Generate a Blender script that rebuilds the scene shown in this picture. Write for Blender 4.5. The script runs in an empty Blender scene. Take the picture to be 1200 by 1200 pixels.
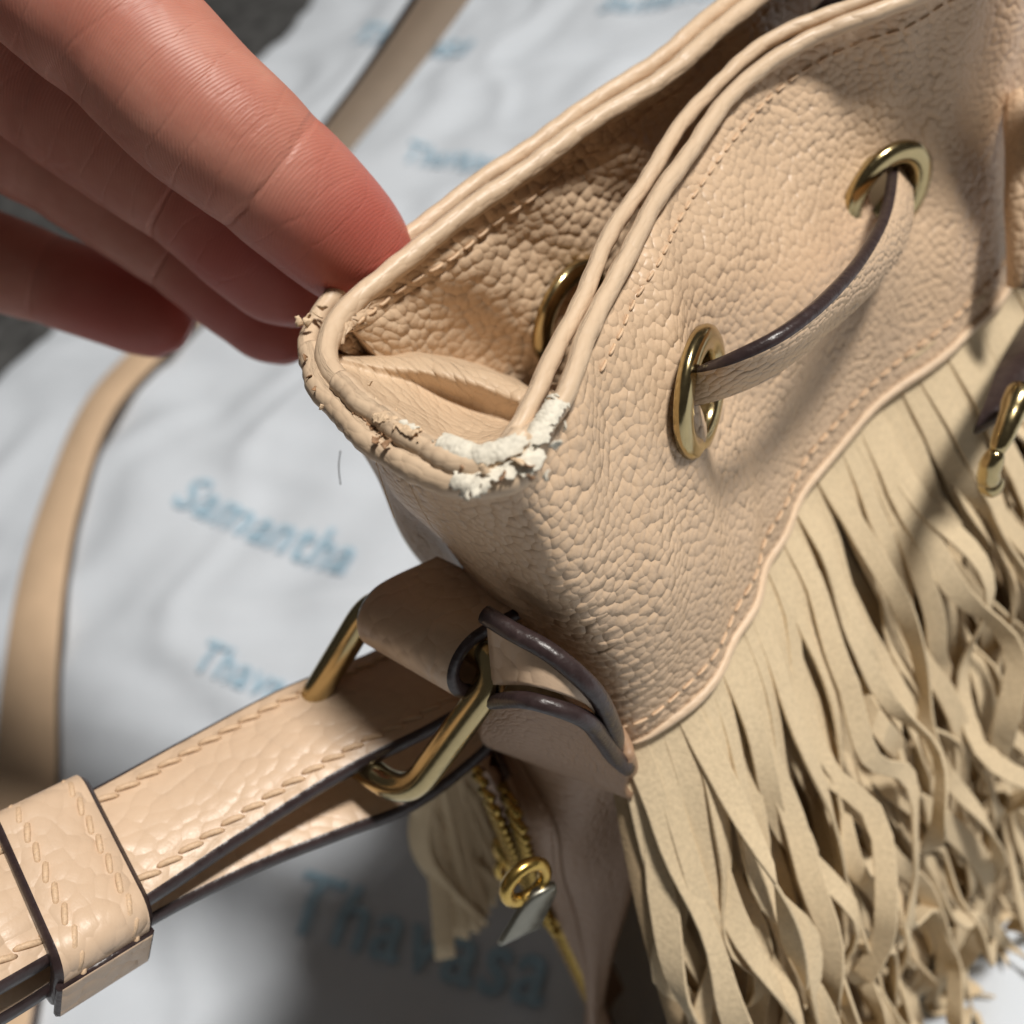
import bpy, bmesh, math, random
import numpy as np
from mathutils import Vector, Matrix

random.seed(7); rng = np.random.default_rng(11)
scene = bpy.context.scene
COL = scene.collection

# ------------------------------------------------------------------ camera
H = .26
_a = math.atan2(500, 1100); cc, ss = math.cos(_a), math.sin(_a); q = .5 ** .5
FW = np.array([0, q, -q]); R0 = np.array([1., 0, 0]); U0 = np.array([0, q, q])
RC = cc * R0 - ss * U0; UC = ss * R0 + cc * U0
CAM = np.array([0, 0, H])
cd = bpy.data.cameras.new('camera'); cam = bpy.data.objects.new('camera', cd); COL.objects.link(cam)
M = Matrix.Identity(4)
for i in range(3):
    M[i][0], M[i][1], M[i][2], M[i][3] = RC[i], UC[i], -FW[i], CAM[i]
cam.matrix_world = M
cd.sensor_width = 36; cd.lens = 36; cd.clip_start = .005; cd.clip_end = 50
cd.dof.use_dof = True; cd.dof.focus_distance = .120; cd.dof.aperture_fstop = 17
scene.camera = cam

# ------------------------------------------------------------------ light
w = bpy.data.worlds.new('World'); scene.world = w; w.use_nodes = True
w.node_tree.nodes['Background'].inputs[0].default_value = (1, .93, .84, 1)
w.node_tree.nodes['Background'].inputs[1].default_value = .055
LDIR = np.array([.44, -.13, .885]); LDIR = LDIR / np.linalg.norm(LDIR)
def area(name, d, dist, size, power, col):
    l = bpy.data.lights.new(name, 'AREA'); l.shape = 'DISK'; l.size = size; l.energy = power; l.color = col
    o = bpy.data.objects.new(name, l); COL.objects.link(o)
    tgt = np.array([.03, .11, .15]); d = np.array(d) / np.linalg.norm(d)
    o.location = tgt + d * dist
    o.rotation_euler = Vector(-d).to_track_quat('-Z', 'Y').to_euler()
    return o
area('lamp', LDIR, 1.6, .26, 34, (1, .955, .89))
area('fill_light', (-.35, .75, .9), 1.8, .8, .3, (.86, .93, 1))  # added fill lamp, dim and cool, with no window behind it
scene.view_settings.view_transform = 'Standard'; scene.view_settings.look = 'None'
scene.view_settings.exposure = 0; scene.view_settings.gamma = 1

# ------------------------------------------------------------------ helpers
NF = np.array([.549, -.836, 0]); GO = np.array([-.911, -.411, 0])     # outward of the front and of the gusset
E1 = np.array([.836, .549, 0]); E2 = np.array([-.411, .911, 0]); Z = np.array([0, 0, 1.])
def ray(px, py): return FW + (px - 600) / 1200 * RC + (600 - py) / 1200 * UC
def PT(px, py, t): return CAM + ray(px, py) * t
def PH(px, py, z):
    d = ray(px, py); return CAM + d * ((H - z) / -d[2])
def PV(px, py, off):
    d = ray(px, py); return CAM + d * ((-.0629 + off - NF @ CAM) / (NF @ d))
def PG(px, py, off):
    d = ray(px, py); return CAM + d * ((-.0332 + off - GO @ CAM) / (GO @ d))
def tof(p): return float((np.asarray(p) - CAM) @ FW)
def unit(v): v = np.asarray(v, float); return v / (np.linalg.norm(v) + 1e-12)

def spline(pts, n, closed=False):
    P = np.asarray(pts, float)
    if closed: P = np.vstack([P[-2:], P, P[:3]])
    k = np.r_[0, np.cumsum(np.maximum(np.linalg.norm(np.diff(P[:, :3], axis=0), axis=1), 1e-7) ** .75)]
    m = np.zeros_like(P)
    for i in range(1, len(P) - 1):
        h0, h1 = k[i] - k[i - 1], k[i + 1] - k[i]
        m[i] = ((P[i] - P[i - 1]) / h0 * h1 + (P[i + 1] - P[i]) / h1 * h0) / (h0 + h1)
    m[0] = (P[1] - P[0]) / (k[1] - k[0]); m[-1] = (P[-1] - P[-2]) / (k[-1] - k[-2])
    lo, hi = (k[2], k[-3]) if closed else (k[0], k[-1])
    s = np.linspace(lo, hi, n + 1)[:-1] if closed else np.linspace(lo, hi, n)
    i = np.clip(np.searchsorted(k, s, side='right') - 1, 0, len(P) - 2)
    h = (k[i + 1] - k[i]); u = ((s - k[i]) / h)[:, None]; h = h[:, None]
    return ((2*u**3-3*u**2+1)*P[i] + (u**3-2*u**2+u)*h*m[i] + (-2*u**3+3*u**2)*P[i+1] + (u**3-u**2)*h*m[i+1])

def even(pts, n):
    P = np.asarray(pts); k = np.r_[0, np.cumsum(np.linalg.norm(np.diff(P[:, :3], axis=0), axis=1))]
    s = np.linspace(0, k[-1], n)
    return np.stack([np.interp(s, k, P[:, j]) for j in range(P.shape[1])], 1)

def mesh_obj(name, V, Fs, mats, parent=None, uv=None, mi=None, smooth=True, sharp=0):
    me = bpy.data.meshes.new(name)
    me.from_pydata([tuple(map(float, v)) for v in V], [], Fs)
    for m in (mats if isinstance(mats, (list, tuple)) else [mats]): me.materials.append(m)
    if mi is not None: me.polygons.foreach_set('material_index', np.asarray(mi, np.int32))
    me.polygons.foreach_set('use_smooth', [smooth] * len(me.polygons))
    if uv is not None:
        l = me.uv_layers.new(name='UVMap')
        idx = np.zeros(len(me.loops), np.int32); me.loops.foreach_get('vertex_index', idx)
        l.data.foreach_set('uv', np.asarray(uv, np.float32)[idx].ravel())
    me.update()
    if sharp: me.set_sharp_from_angle(angle=math.radians(sharp))
    o = bpy.data.objects.new(name, me); COL.objects.link(o)
    if parent: o.parent = parent
    return o

def grid_faces(r, c, closed=False, off=0):
    f = []
    for i in range(r - 1):
        for j in range(c if closed else c - 1):
            k = (j + 1) % c
            f.append((off + i*c + j, off + i*c + k, off + (i+1)*c + k, off + (i+1)*c + j))
    return f

def arc_uv(G):
    r, c, _ = G.shape
    U = np.cumsum(np.pad(np.linalg.norm(np.diff(G, axis=1), axis=2), ((0, 0), (1, 0))), 1)
    U = np.repeat(U.mean(0)[None], r, 0) * .5 + U * .5
    V = np.cumsum(np.pad(np.linalg.norm(np.diff(G, axis=0), axis=2), ((1, 0), (0, 0))), 0)
    return np.stack([U, V], 2).reshape(-1, 2)

def grid_obj(name, G, mat, parent=None, thick=0, offset=0, rim_mat=None, uvoff=(0, 0)):
    r, c, _ = G.shape
    o = mesh_obj(name, G.reshape(-1, 3), grid_faces(r, c), [mat, rim_mat] if rim_mat else mat, parent, arc_uv(G) + np.array(uvoff))
    if thick:
        if offset:
            nn = np.cross(np.gradient(G, axis=1), np.gradient(G, axis=0)); offset = offset*float(np.sign(((CAM - G)*nn).sum(2).mean()))
        md = o.modifiers.new('thick', 'SOLIDIFY'); md.thickness = thick; md.offset = offset; md.use_even_offset = False
        if rim_mat: md.material_offset_rim = 1
    return o

def frames(P, ref=None):
    T = np.gradient(P, axis=0); T /= np.linalg.norm(T, axis=1)[:, None] + 1e-12
    N = np.zeros_like(P)
    a = np.asarray(ref if ref is not None else ([0, 0, 1.] if abs(T[0][2]) < .9 else [1., 0, 0]))
    for i in range(len(P)):
        v = a - T[i] * (a @ T[i]); N[i] = unit(v); a = N[i]
    return T, N, np.cross(T, N)

class MB:
    def __init__(s): s.V, s.F, s.U, s.mi, s.n = [], [], [], [], 0
    def add(s, V, F, U=None, mi=0):
        s.V += list(V); s.F += [tuple(i + s.n for i in f) for f in F]
        s.U += list(U if U is not None else np.zeros((len(V), 2)))
        s.mi += list(mi) if hasattr(mi, '__len__') else [mi] * len(F); s.n += len(V)
    def tube(s, P, r, k=8, closed=False, ref=None, caps=True, flat=1., mi=0, rough=0.):
        P = np.asarray(P, float); n = len(P); r = np.broadcast_to(r, n)
        T, N, B = frames(P, ref)
        if closed:
            T = np.roll(P, -1, 0) - np.roll(P, 1, 0); T /= np.linalg.norm(T, axis=1)[:, None]
            N = np.array([unit(N[i] - T[i] * (N[i] @ T[i])) for i in range(n)]); B = np.cross(T, N)
        a = np.linspace(0, 2*np.pi, k, endpoint=False)
        V = P[:, None] + r[:, None, None] * (np.cos(a)[None, :, None]*N[:, None]*flat + np.sin(a)[None, :, None]*B[:, None])
        if rough: V = V + (rng.random(V.shape) - .5) * rough
        L = np.r_[0, np.cumsum(np.linalg.norm(np.diff(P, axis=0), axis=1))]
        U = np.stack([np.repeat(L[:, None], k, 1), np.repeat((a * r.mean())[None], n, 0)], 2).reshape(-1, 2)
        F = []
        for i in range(n if closed else n - 1):
            j2 = (i + 1) % n
            for j in range(k): F.append((i*k+j, i*k+(j+1) % k, j2*k+(j+1) % k, j2*k+j))
        if caps and not closed: F.append(tuple(range(k))[::-1]); F.append(tuple((n-1)*k + j for j in range(k)))
        s.add(V.reshape(-1, 3), F, U, mi)
    def strip(s, P, W, th, mi_face=0, mi_edge=0, N=None, rnd=.35):
        """flat ribbon: centre line P, full width vectors W, thickness th, rounded edges"""
        P = np.asarray(P, float); W = np.broadcast_to(np.asarray(W, float), P.shape); n = len(P)
        T = np.gradient(P, axis=0); Nn = np.cross(T, W); Nn /= np.linalg.norm(Nn, axis=1)[:, None] + 1e-12
        w = np.linalg.norm(W, axis=1)[:, None]; w1 = W / w; t = np.broadcast_to(th, n)[:, None] / 2; b = np.minimum(t * 2 * rnd, w * .3)
        hw = w / 2
        ring = [P + w1*(-hw+b) + Nn*t, P + w1*(hw-b) + Nn*t, P + w1*hw + Nn*(t-b*.8), P + w1*hw - Nn*(t-b*.8),
                P + w1*(hw-b) - Nn*t, P + w1*(-hw+b) - Nn*t, P - w1*hw - Nn*(t-b*.8), P - w1*hw + Nn*(t-b*.8)]
        V = np.stack(ring, 1); L = np.r_[0, np.cumsum(np.linalg.norm(np.diff(P, axis=0), axis=1))]
        x = np.stack([-hw, hw, hw + t, hw + t*1.5, hw*1.1+t, -hw*1.1+t, -hw - t, -hw], 1)[:, :, 0]
        U = np.stack([np.repeat(L[:, None], 8, 1), x], 2).reshape(-1, 2)
        F, mi = [], []
        for i in range(n - 1):
            for j in range(8):
                k = (j + 1) % 8
                F.append((i*8+j, (i+1)*8+j, (i+1)*8+k, i*8+k)); mi.append(mi_face if j in (0, 4) else mi_edge)
        F.append(tuple(range(8))); F.append(tuple((n-1)*8 + j for j in range(7, -1, -1))); mi += [mi_edge, mi_edge]
        s.add(V.reshape(-1, 3), F, U, mi)
    def build(s, name, mats, parent=None, smooth=True, sharp=0):
        return mesh_obj(name, s.V, s.F, mats, parent, np.array(s.U), s.mi, smooth, sharp)

def tube(name, P, r, mat, parent, **k):
    m = MB(); m.tube(P, r, **k); return m.build(name, mat, parent)

def stitches(P, Nrm, r, length, gap, slant=.0, wvec=None):
    """row of separate thread stitches along P lying on the surface with normal Nrm"""
    L = np.r_[0, np.cumsum(np.linalg.norm(np.diff(P, axis=0), axis=1))]
    m = MB(); s0 = gap
    at = lambda x: np.array([np.interp(x, L, P[:, j]) for j in range(3)])
    an = lambda x: unit([np.interp(x, L, Nrm[:, j]) for j in range(3)])
    while s0 + length < L[-1]:
        a, b = at(s0), at(s0 + length); nn = an(s0 + length/2)
        side = unit(np.cross(b - a, nn)) * length * slant * (.8 + .4*random.random())
        pts = [a - nn*r*.6 - side, a*.85+b*.15 + nn*r*.45 - side*.7, (a+b)/2 + nn*r*.75, a*.15+b*.85 + nn*r*.45 + side*.7, b - nn*r*.6 + side]
        m.tube(pts, [r*.75, r, r*1.05, r, r*.75], k=7)
        s0 += length + gap
    return m

def empty(name, loc, label, cat, group=None):
    o = bpy.data.objects.new(name, None); COL.objects.link(o); o.location = loc
    o['label'] = label; o['category'] = cat
    if group: o['group'] = group
    o.empty_display_size = .01
    return o
def reparent(root):
    """children were built in world space: keep them where they are"""
    inv = Matrix.Translation(root.location).inverted()
    for o in bpy.data.objects:
        if o.parent == root: o.matrix_parent_inverse = inv

# ------------------------------------------------------------------ materials
class NT:
    def __init__(s, name):
        s.m = bpy.data.materials.new(name); s.m.use_nodes = True; s.t = s.m.node_tree; s.b = s.t.nodes['Principled BSDF']
    def n(s, typ, **kw):
        o = s.t.nodes.new(typ)
        for k, v in kw.items():
            if k in o.inputs and not hasattr(o, k): o.inputs[k].default_value = v
            elif hasattr(o, k): setattr(o, k, v)
            else: o.inputs[k].default_value = v
        return o
    def l(s, a, b): s.t.links.new(a, b)
    def mth(s, op, a, b=None, c=None, clamp=False):
        o = s.t.nodes.new('ShaderNodeMath'); o.operation = op; o.use_clamp = clamp
        for i, v in enumerate((a, b, c)):
            if v is None: continue
            if isinstance(v, (int, float)): o.inputs[i].default_value = v
            else: s.l(v, o.inputs[i])
        return o.outputs[0]
    def mix(s, f, a, b):
        o = s.t.nodes.new('ShaderNodeMix'); o.data_type = 'RGBA'
        for k, v in ((0, f), (6, a), (7, b)):
            if isinstance(v, (int, float)): o.inputs[k].default_value = v
            elif isinstance(v, tuple): o.inputs[k].default_value = (*v, 1)
            else: s.l(v, o.inputs[k])
        return o.outputs[2]
    def ramp(s, x, stops):
        o = s.t.nodes.new('ShaderNodeValToRGB'); e = o.color_ramp.elements
        while len(e) < len(stops): e.new(.5)
        for i, (p, c) in enumerate(stops): e[i].position = p; e[i].color = (*c, 1) if isinstance(c, tuple) else (c, c, c, 1)
        s.l(x, o.inputs[0]); return o.outputs[0]
    def bump(s, h, dist, strength=1., prev=None):
        o = s.n('ShaderNodeBump'); o.inputs['Strength'].default_value = strength; o.inputs['Distance'].default_value = dist
        s.l(h, o.inputs['Height'])
        if prev is not None: s.l(prev, o.inputs['Normal'])
        return o.outputs[0]

def leather(name, col, scale, depth, rough=.45, stretch=(1, 1, 1), rnd=.9, fine=1., wrink=0., spec=.4, crease_mix=.12, edge_w=.22):
    t = NT(name); uv = t.n('ShaderNodeUVMap')
    mp = t.n('ShaderNodeMapping'); mp.inputs['Scale'].default_value = stretch; t.l(uv.outputs[0], mp.inputs[0])
    ns = t.n('ShaderNodeTexNoise'); ns.inputs['Scale'].default_value = scale*.55; ns.inputs['Detail'].default_value = 2; t.l(mp.outputs[0], ns.inputs['Vector'])
    sub = t.n('ShaderNodeVectorMath', operation='SUBTRACT'); t.l(ns.outputs['Color'], sub.inputs[0]); sub.inputs[1].default_value = (.5, .5, .5)
    sc = t.n('ShaderNodeVectorMath', operation='SCALE'); sc.inputs['Scale'].default_value = .75/scale; t.l(sub.outputs[0], sc.inputs[0])
    # size drift of the cells
    ad = t.n('ShaderNodeVectorMath', operation='ADD'); t.l(mp.outputs[0], ad.inputs[0]); t.l(sc.outputs[0], ad.inputs[1])
    def vor(f, sc2):
        v = t.n('ShaderNodeTexVoronoi'); v.voronoi_dimensions = '2D'; v.feature = f; v.inputs['Scale'].default_value = sc2; v.inputs['Randomness'].default_value = rnd
        t.l(ad.outputs[0], v.inputs['Vector']); return v
    vs_ = t.n('ShaderNodeTexVoronoi'); vs_.voronoi_dimensions = '2D'; vs_.feature = 'SMOOTH_F1'; vs_.inputs['Scale'].default_value = scale; vs_.inputs['Randomness'].default_value = rnd; vs_.inputs['Smoothness'].default_value = .12
    t.l(ad.outputs[0], vs_.inputs['Vector'])
    vc = vor('F1', scale); v2 = vor('F1', scale*2.3); ve = vor('DISTANCE_TO_EDGE', scale)
    mr = t.n('ShaderNodeMapRange', interpolation_type='SMOOTHSTEP'); mr.inputs['From Max'].default_value = edge_w; t.l(ve.outputs['Distance'], mr.inputs['Value'])
    dome = t.mth('SUBTRACT', 1., t.mth('POWER', t.mth('MULTIPLY', vs_.outputs['Distance'], 1.25), 2.2))
    dome2 = t.mth('SUBTRACT', 1., t.mth('POWER', v2.outputs['Distance'], 2.))
    nf = t.n('ShaderNodeTexNoise'); nf.inputs['Scale'].default_value = scale*7; nf.inputs['Detail'].default_value = 4; t.l(mp.outputs[0], nf.inputs['Vector'])
    nl = t.n('ShaderNodeTexNoise'); nl.inputs['Scale'].default_value = scale*.12; nl.inputs['Detail'].default_value = 2; t.l(uv.outputs[0], nl.inputs['Vector'])
    amp = t.mth('MULTIPLY_ADD', nl.outputs[0], 1.3, .3)
    h = t.mth('MULTIPLY', dome, amp)
    h = t.mth('MULTIPLY_ADD', dome2, .10, h)
    h = t.mth('MULTIPLY_ADD', nf.outputs[0], .07*fine, h)
    nb = t.bump(h, depth)
    t.l(nb, t.b.inputs['Normal'])
    nc = t.n('ShaderNodeTexNoise'); nc.inputs['Scale'].default_value = 60; nc.inputs['Detail'].default_value = 5; t.l(uv.outputs[0], nc.inputs['Vector'])
    c = t.mix(t.ramp(nc.outputs[0], [(.3, 0.), (.7, 1.)]), tuple(x*.93 for x in col), tuple(min(1, x*1.05) for x in col))
    inv = t.mth('SUBTRACT', 1., mr.outputs[0])
    c = t.mix(t.mth('MULTIPLY', inv, crease_mix), c, tuple(x*f for x, f in zip(col, (.62, .5, .4))))  # mixes a darker brown into the creases between the grain cells
    t.l(c, t.b.inputs['Base Color'])
    rr = t.mth('MULTIPLY_ADD', nf.outputs[0], .25, rough - .12); t.l(rr, t.b.inputs['Roughness'])
    t.b.inputs['Specular IOR Level'].default_value = spec
    t.b.inputs['Subsurface Weight'].default_value = .0
    return t.m

BEIGE = (.635, .46, .31)
m_leather = leather('pebbled_leather', BEIGE, 790, .00026, .42, crease_mix=.05, edge_w=.3)
m_inner = leather('soft_pebbled_leather', (.62, .45, .30), 600, .00042, .5, crease_mix=.05, edge_w=.3)
m_smooth = leather('binding_leather', (.65, .49, .34), 900, .00009, .42, stretch=(.5, 1, 1), crease_mix=.05)
m_fold = leather('fold_leather', (.60, .445, .30), 620, .00024, .5, crease_mix=.04, edge_w=.3)
m_strap = leather('strap_leather', (.635, .465, .325), 400, .00022, .40, fine=1.6, spec=.45, crease_mix=.02, edge_w=.25)
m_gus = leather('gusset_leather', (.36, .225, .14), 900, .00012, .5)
m_flat = leather('strap_far_leather', (.68, .49, .325), 700, .00008, .5, crease_mix=.03)
m_flat2 = leather('strap_back_leather', (.36, .245, .14), 900, .00012, .6, crease_mix=.03)

def simple(name, col, rough=.5, metal=0., spec=.5, nscale=0, namp=.1, bump=0., coord='Object', det=4):
    t = NT(name); b = t.b
    b.inputs['Base Color'].default_value = (*col, 1); b.inputs['Roughness'].default_value = rough
    b.inputs['Metallic'].default_value = metal; b.inputs['Specular IOR Level'].default_value = spec
    if nscale:
        tc = t.n('ShaderNodeTexCoord'); ns = t.n('ShaderNodeTexNoise'); ns.inputs['Scale'].default_value = nscale; ns.inputs['Detail'].default_value = det
        t.l(tc.outputs[coord], ns.inputs['Vector'])
        c = t.mix(t.ramp(ns.outputs[0], [(.3, 0.), (.7, 1.)]), tuple(x*(1-namp) for x in col), tuple(min(1, x*(1+namp)) for x in col))
        t.l(c, b.inputs['Base Color'])
        t.l(t.mth('MULTIPLY_ADD', ns.outputs[0], .2, rough-.1), b.inputs['Roughness'])
        if bump: t.l(t.bump(ns.outputs[0], bump), b.inputs['Normal'])
    return t.m
m_edge = simple('edge_paint', (.035, .022, .022), .36, spec=.5, nscale=700, namp=.2, bump=.0002)
m_gold = simple('pale_gold', (.46, .365, .19), .2, 1., nscale=900, namp=.06)
m_brass = simple('zip_brass', (.56, .38, .11), .28, 1., nscale=900, namp=.1)
m_steel = simple('dull_steel', (.26, .25, .21), .4, 1., nscale=700, namp=.1)
m_suede = simple('suede', (.63, .505, .335), .92, spec=.12, nscale=1500, namp=.09, bump=.00012)
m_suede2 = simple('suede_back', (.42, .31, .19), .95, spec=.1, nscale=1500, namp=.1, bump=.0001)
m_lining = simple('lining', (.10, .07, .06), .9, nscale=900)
m_thread = simple('thread', (.64, .45, .29), .6, nscale=4000, namp=.15)
m_white = simple('exposed_white', (.70, .655, .55), .75, nscale=1300, namp=.12, bump=.00009)
m_flake = simple('torn_flake', (.68, .50, .33), .6, nscale=1500, namp=.15, bump=.0003)
m_scuff = simple('scuffed_brown', (.30, .17, .09), .6, nscale=1500, namp=.3, bump=.0003)
m_carpet = simple('carpet', (.085, .085, .085), .95, spec=.1, nscale=55, namp=.5, bump=.01, det=8)
m_print = simple('blue_print', (.36, .52, .635), .85, spec=.1, nscale=160, namp=.13)
m_hair = simple('hair', (.12, .10, .09), .5)
m_cloth = simple('white_cloth', (.62, .665, .725), .9, spec=.15, nscale=32, namp=.035, bump=.0012)

# ------------------------------------------------------------------ floor and cloth
def cz(x, y):
    x = np.asarray(x, float); y = np.asarray(y, float)
    wx = x + .02*np.sin(23*y + 1.) + .01*np.sin(61*y+17*x); wy = y + .02*np.sin(19*x + 2.) + .008*np.sin(53*x+31*y)
    h = .0016*np.sin(38*wx + 21*wy) + .0014*np.sin(-27*wx + 46*wy + 1.3) + .0009*np.sin(88*wx + 37*wy + .4) + .0007*np.sin(-61*wx + 97*wy)
    r1 = np.exp(-(np.sin(11*wx + 24*wy + .7)**2) * 22) * .0035 + np.exp(-(np.sin(27*wx - 9*wy + 2.1)**2) * 26) * .003
    h = h*1.25 + .0006*np.sin(140*wx - 90*wy) + .0005*np.sin(120*wx + 170*wy + 2)
    return h + 1.0*r1 * (.5 + .5*np.sin(17*x - 13*y)) + .005
fl = mesh_obj('floor', [(-4, -4, -.001), (4, -4, -.001), (4, 6, -.001), (-4, 6, -.001)], [(0, 1, 2, 3)], m_carpet); fl['kind'] = 'structure'

EA, EB = np.array([-.218, .501]), np.array([.0138, .8296])
ed = unit(EB - EA); en = np.array([ed[1], -ed[0]])
cloth = empty('dust_bag', (0, .3, 0), 'white wrinkled cloth dust bag printed with pale blue words, lying flat under the handbag', 'dust bag')
us = np.linspace(-1.1, 1.1, 560); vs = np.r_[0, np.linspace(.003, 1.15, 380)]
UU, VV = np.meshgrid(us, vs)
wob = .006*np.sin(9*UU) + .003*np.sin(31*UU + 1)
X = EA[0] + ed[0]*UU + en[0]*(VV + wob); Y = EA[1] + ed[1]*UU + en[1]*(VV + wob)
ZZ = cz(X, Y) + .001; ZZ[0] = .0; ZZ[1] = np.maximum(ZZ[1]*.6, .001)
grid_obj('cloth_sheet', np.stack([X, Y, ZZ], 2), m_cloth, cloth)

def words(text, start, direc, size):
    cu = bpy.data.curves.new('print', 'FONT'); cu.body = text; cu.size = size; cu.resolution_u = 3; cu.offset = size*.016; cu.space_character = 1.08
    tmp = bpy.data.objects.new('print_tmp', cu); COL.objects.link(tmp)
    dg = bpy.context.evaluated_depsgraph_get(); dg.update()
    me = bpy.data.meshes.new_from_object(tmp.evaluated_get(dg)); bpy.data.objects.remove(tmp)
    bm = bmesh.new(); bm.from_mesh(me)
    xs = [v.co.x for v in bm.verts]; ys = [v.co.y for v in bm.verts]
    st = .0035
    for k in np.arange(min(xs) + st, max(xs), st): bmesh.ops.bisect_plane(bm, geom=bm.verts[:] + bm.edges[:] + bm.faces[:], plane_co=(k, 0, 0), plane_no=(1, 0, 0))
    for k in np.arange(min(ys) + st, max(ys), st): bmesh.ops.bisect_plane(bm, geom=bm.verts[:] + bm.edges[:] + bm.faces[:], plane_co=(0, k, 0), plane_no=(0, 1, 0))
    d = unit(direc); p = np.array([-d[1], d[0]])
    for v in bm.verts:
        a, b = v.co.x, v.co.y
        x = start[0] + d[0]*a + p[0]*b; y = start[1] + d[1]*a + p[1]*b
        v.co = (x, y, float(cz(x, y)) + .0024)
    bm.to_mesh(me); bm.free(); me.materials.clear(); me.materials.append(m_print)
    o = bpy.data.objects.new('print', me); COL.objects.link(o); o.parent = cloth
gp = lambda px, py: PH(px, py, .005)[:2]
S = .0235
words('Samantha', gp(206, 597), (.63, -.80), S*1.02)
words('Thavasa', gp(330, 1085), (.74, -.60), S)
words('Thavasa', gp(402, 52), (.50, -.86), S*1.5)
words('Samantha', gp(545, -10), (.58, -.81), S*1.3)
words('Thavasa', gp(470, 190), (.60, -.80), S*.8)
words('Thavasa', gp(232, 790), (.66, -.75), S*.7)
words('Samantha', gp(700, 20), (.6, -.8), S)
words('Samantha', gp(-330, 930), (.70, -.70), S)
words('Samantha', gp(60, 1330), (.74, -.65), S)
reparent(cloth)

# ------------------------------------------------------------------ handbag
bag = empty('handbag', tuple(PH(740, 874, .132)*np.array([1, 1, 0]) + E1*.08 + E2*.02), 'beige pebbled leather bucket handbag with long suede fringe and worn white corner', 'handbag')

# --- collar: one skin from the far corner round the gusset and along the front
cols = [  # rim px, mid px, seam px, extra bulge at mid
    ((392, 372, .1885), (470, 500), (575, 672, .132), .001),
    ((368, 416, .1885), (436, 556), (537, 710, .132), .000),
    ((406, 483, .1885), (490, 612), (585, 748, .132), .0005),
    ((471, 537, .1885), (548, 665), (645, 797, .132), .001),
    ((550, 565, .1885), (620, 705), (700, 842, .132), .0015),
    ((612, 553, .1885), (680, 722), (738, 872, .132), .0022),
    ((646, 488, .1885), (745, 672), (800, 843, .132), .0025),
    ((688, 400, .1885), (805, 545), (868, 746, .132), .0035),
    ((730, 307, .1885), (850, 450), (906, 645, .132), .004),
    ((788, 208, .1885), (920, 345), (957, 553, .132), .003),
    ((857, 113, .1885), (985, 262), (1020, 486, .132), .002),
    ((938, 51, .1885), (1052, 195), (1092, 432, .132), .001),
    ((1043, 10, .1885), (1120, 140), (1165, 362, .132), .001),
    ((1134, -30, .1885), (1178, 90), (1205, 280, .132), .001),
    ((1200, -90, .1885), (1225, 20), (1245, 190, .132), .001),
    ((1230, -170, .1885), (1260, -70), (1290, 90, .132), .001)]
rows = []
for r, m, s, b in cols:
    A, C = PH(*r), PH(*s); tm = (tof(A) + tof(C))/2 - b; B = PT(m[0], m[1], tm)
    rows.append([A, B, C])
rows = np.array(rows)                                     # columns x 3 x 3
NC, NR = 300, 190
cs = np.stack([spline(rows[:, k], NC) for k in range(3)], 0)
v = np.linspace(0, 1, NR)[:, None, None]
G = cs[0]*(1-v)*(1-2*v) + cs[1]*4*v*(1-v) + cs[2]*v*(2*v-1)
# soft creases and dents running down from the rim, pull round the eyelets
def nrm_grid(G):
    n = np.cross(np.gradient(G, axis=1), np.gradient(G, axis=0)); n /= np.linalg.norm(n, axis=2)[:, :, None] + 1e-12
    s = np.sign(((CAM - G) * n).sum(2, keepdims=True).mean()); return n*s
NG = nrm_grid(G)
UVg = arc_uv(G).reshape(NR, NC, 2); ug, vg = UVg[:, :, 0], UVg[:, :, 1]
def near(p, s):
    d = np.linalg.norm(G - p, axis=2); return np.exp(-(d/s)**2)
def sx(p): return (G - p) @ unit(E1*.9 - Z*.1)
pe1, pe2 = PT(826, 460, .1322), PT(1042, 228, .158)
i1 = np.unravel_index(np.argmin(np.linalg.norm(np.cross(G - CAM, unit(ray(826, 460))), axis=2)), G.shape[:2]); pe1 = G[i1].copy()
i2 = np.unravel_index(np.argmin(np.linalg.norm(np.cross(G - CAM, unit(ray(1042, 228))), axis=2)), G.shape[:2]); pe2 = G[i2].copy()
d = np.zeros(G.shape[:2])
d += -.34*sx(pe1)*near(pe1, .0098) - .0012*near(pe1 + E1*.008, .007)
d += -.22*sx(pe2 - E1*.004)*near(pe2, .012)
d += .0022*near((pe1+pe2)/2 - Z*.003, .010)
d += .0007*np.sin(ug*210 + vg*60 + 1.2*np.sin(vg*120))*np.exp(-vg/.02) + .0005*np.sin(ug*95 - vg*130) + .00035*np.sin(ug*330 + vg*240 + 2*np.sin(ug*80))
d += .00022*np.sin(ug*1500 + 2*np.sin(vg*400))*np.exp(-vg/.004)
uc = ug[:, int(np.argmin([abs(600 + 1200*((p - CAM) @ RC)/tof(p) - 738) for p in G[-1, :160]]))][:, None]
cm_ = np.exp(-((ug - uc + .003)/.012)**2)*np.clip((vg - .010)/.015, 0, 1)
d += cm_*(.00013*np.sin(vg*2400 + 3*np.sin(ug*170) + 2*np.sin(vg*190 + ug*300)) + .00008*np.sin(vg*3700 + 4*np.sin(ug*240 + 1) + 2.5*np.sin(vg*330)))
d *= np.clip(1 - np.exp(-vg/.002), 0, 1)
G = G + NG*d[:, :, None]; NG = nrm_grid(G)
pe1 = G[i1].copy(); pe2 = G[i2].copy()
def hole(o, centres, r):
    bm = bmesh.new(); bm.from_mesh(o.data)
    kill = [f for f in bm.faces if any((f.calc_center_median() - Vector(c)).length < r for c in centres)]
    bmesh.ops.delete(bm, geom=kill, context='FACES'); bm.to_mesh(o.data); bm.free()
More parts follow.
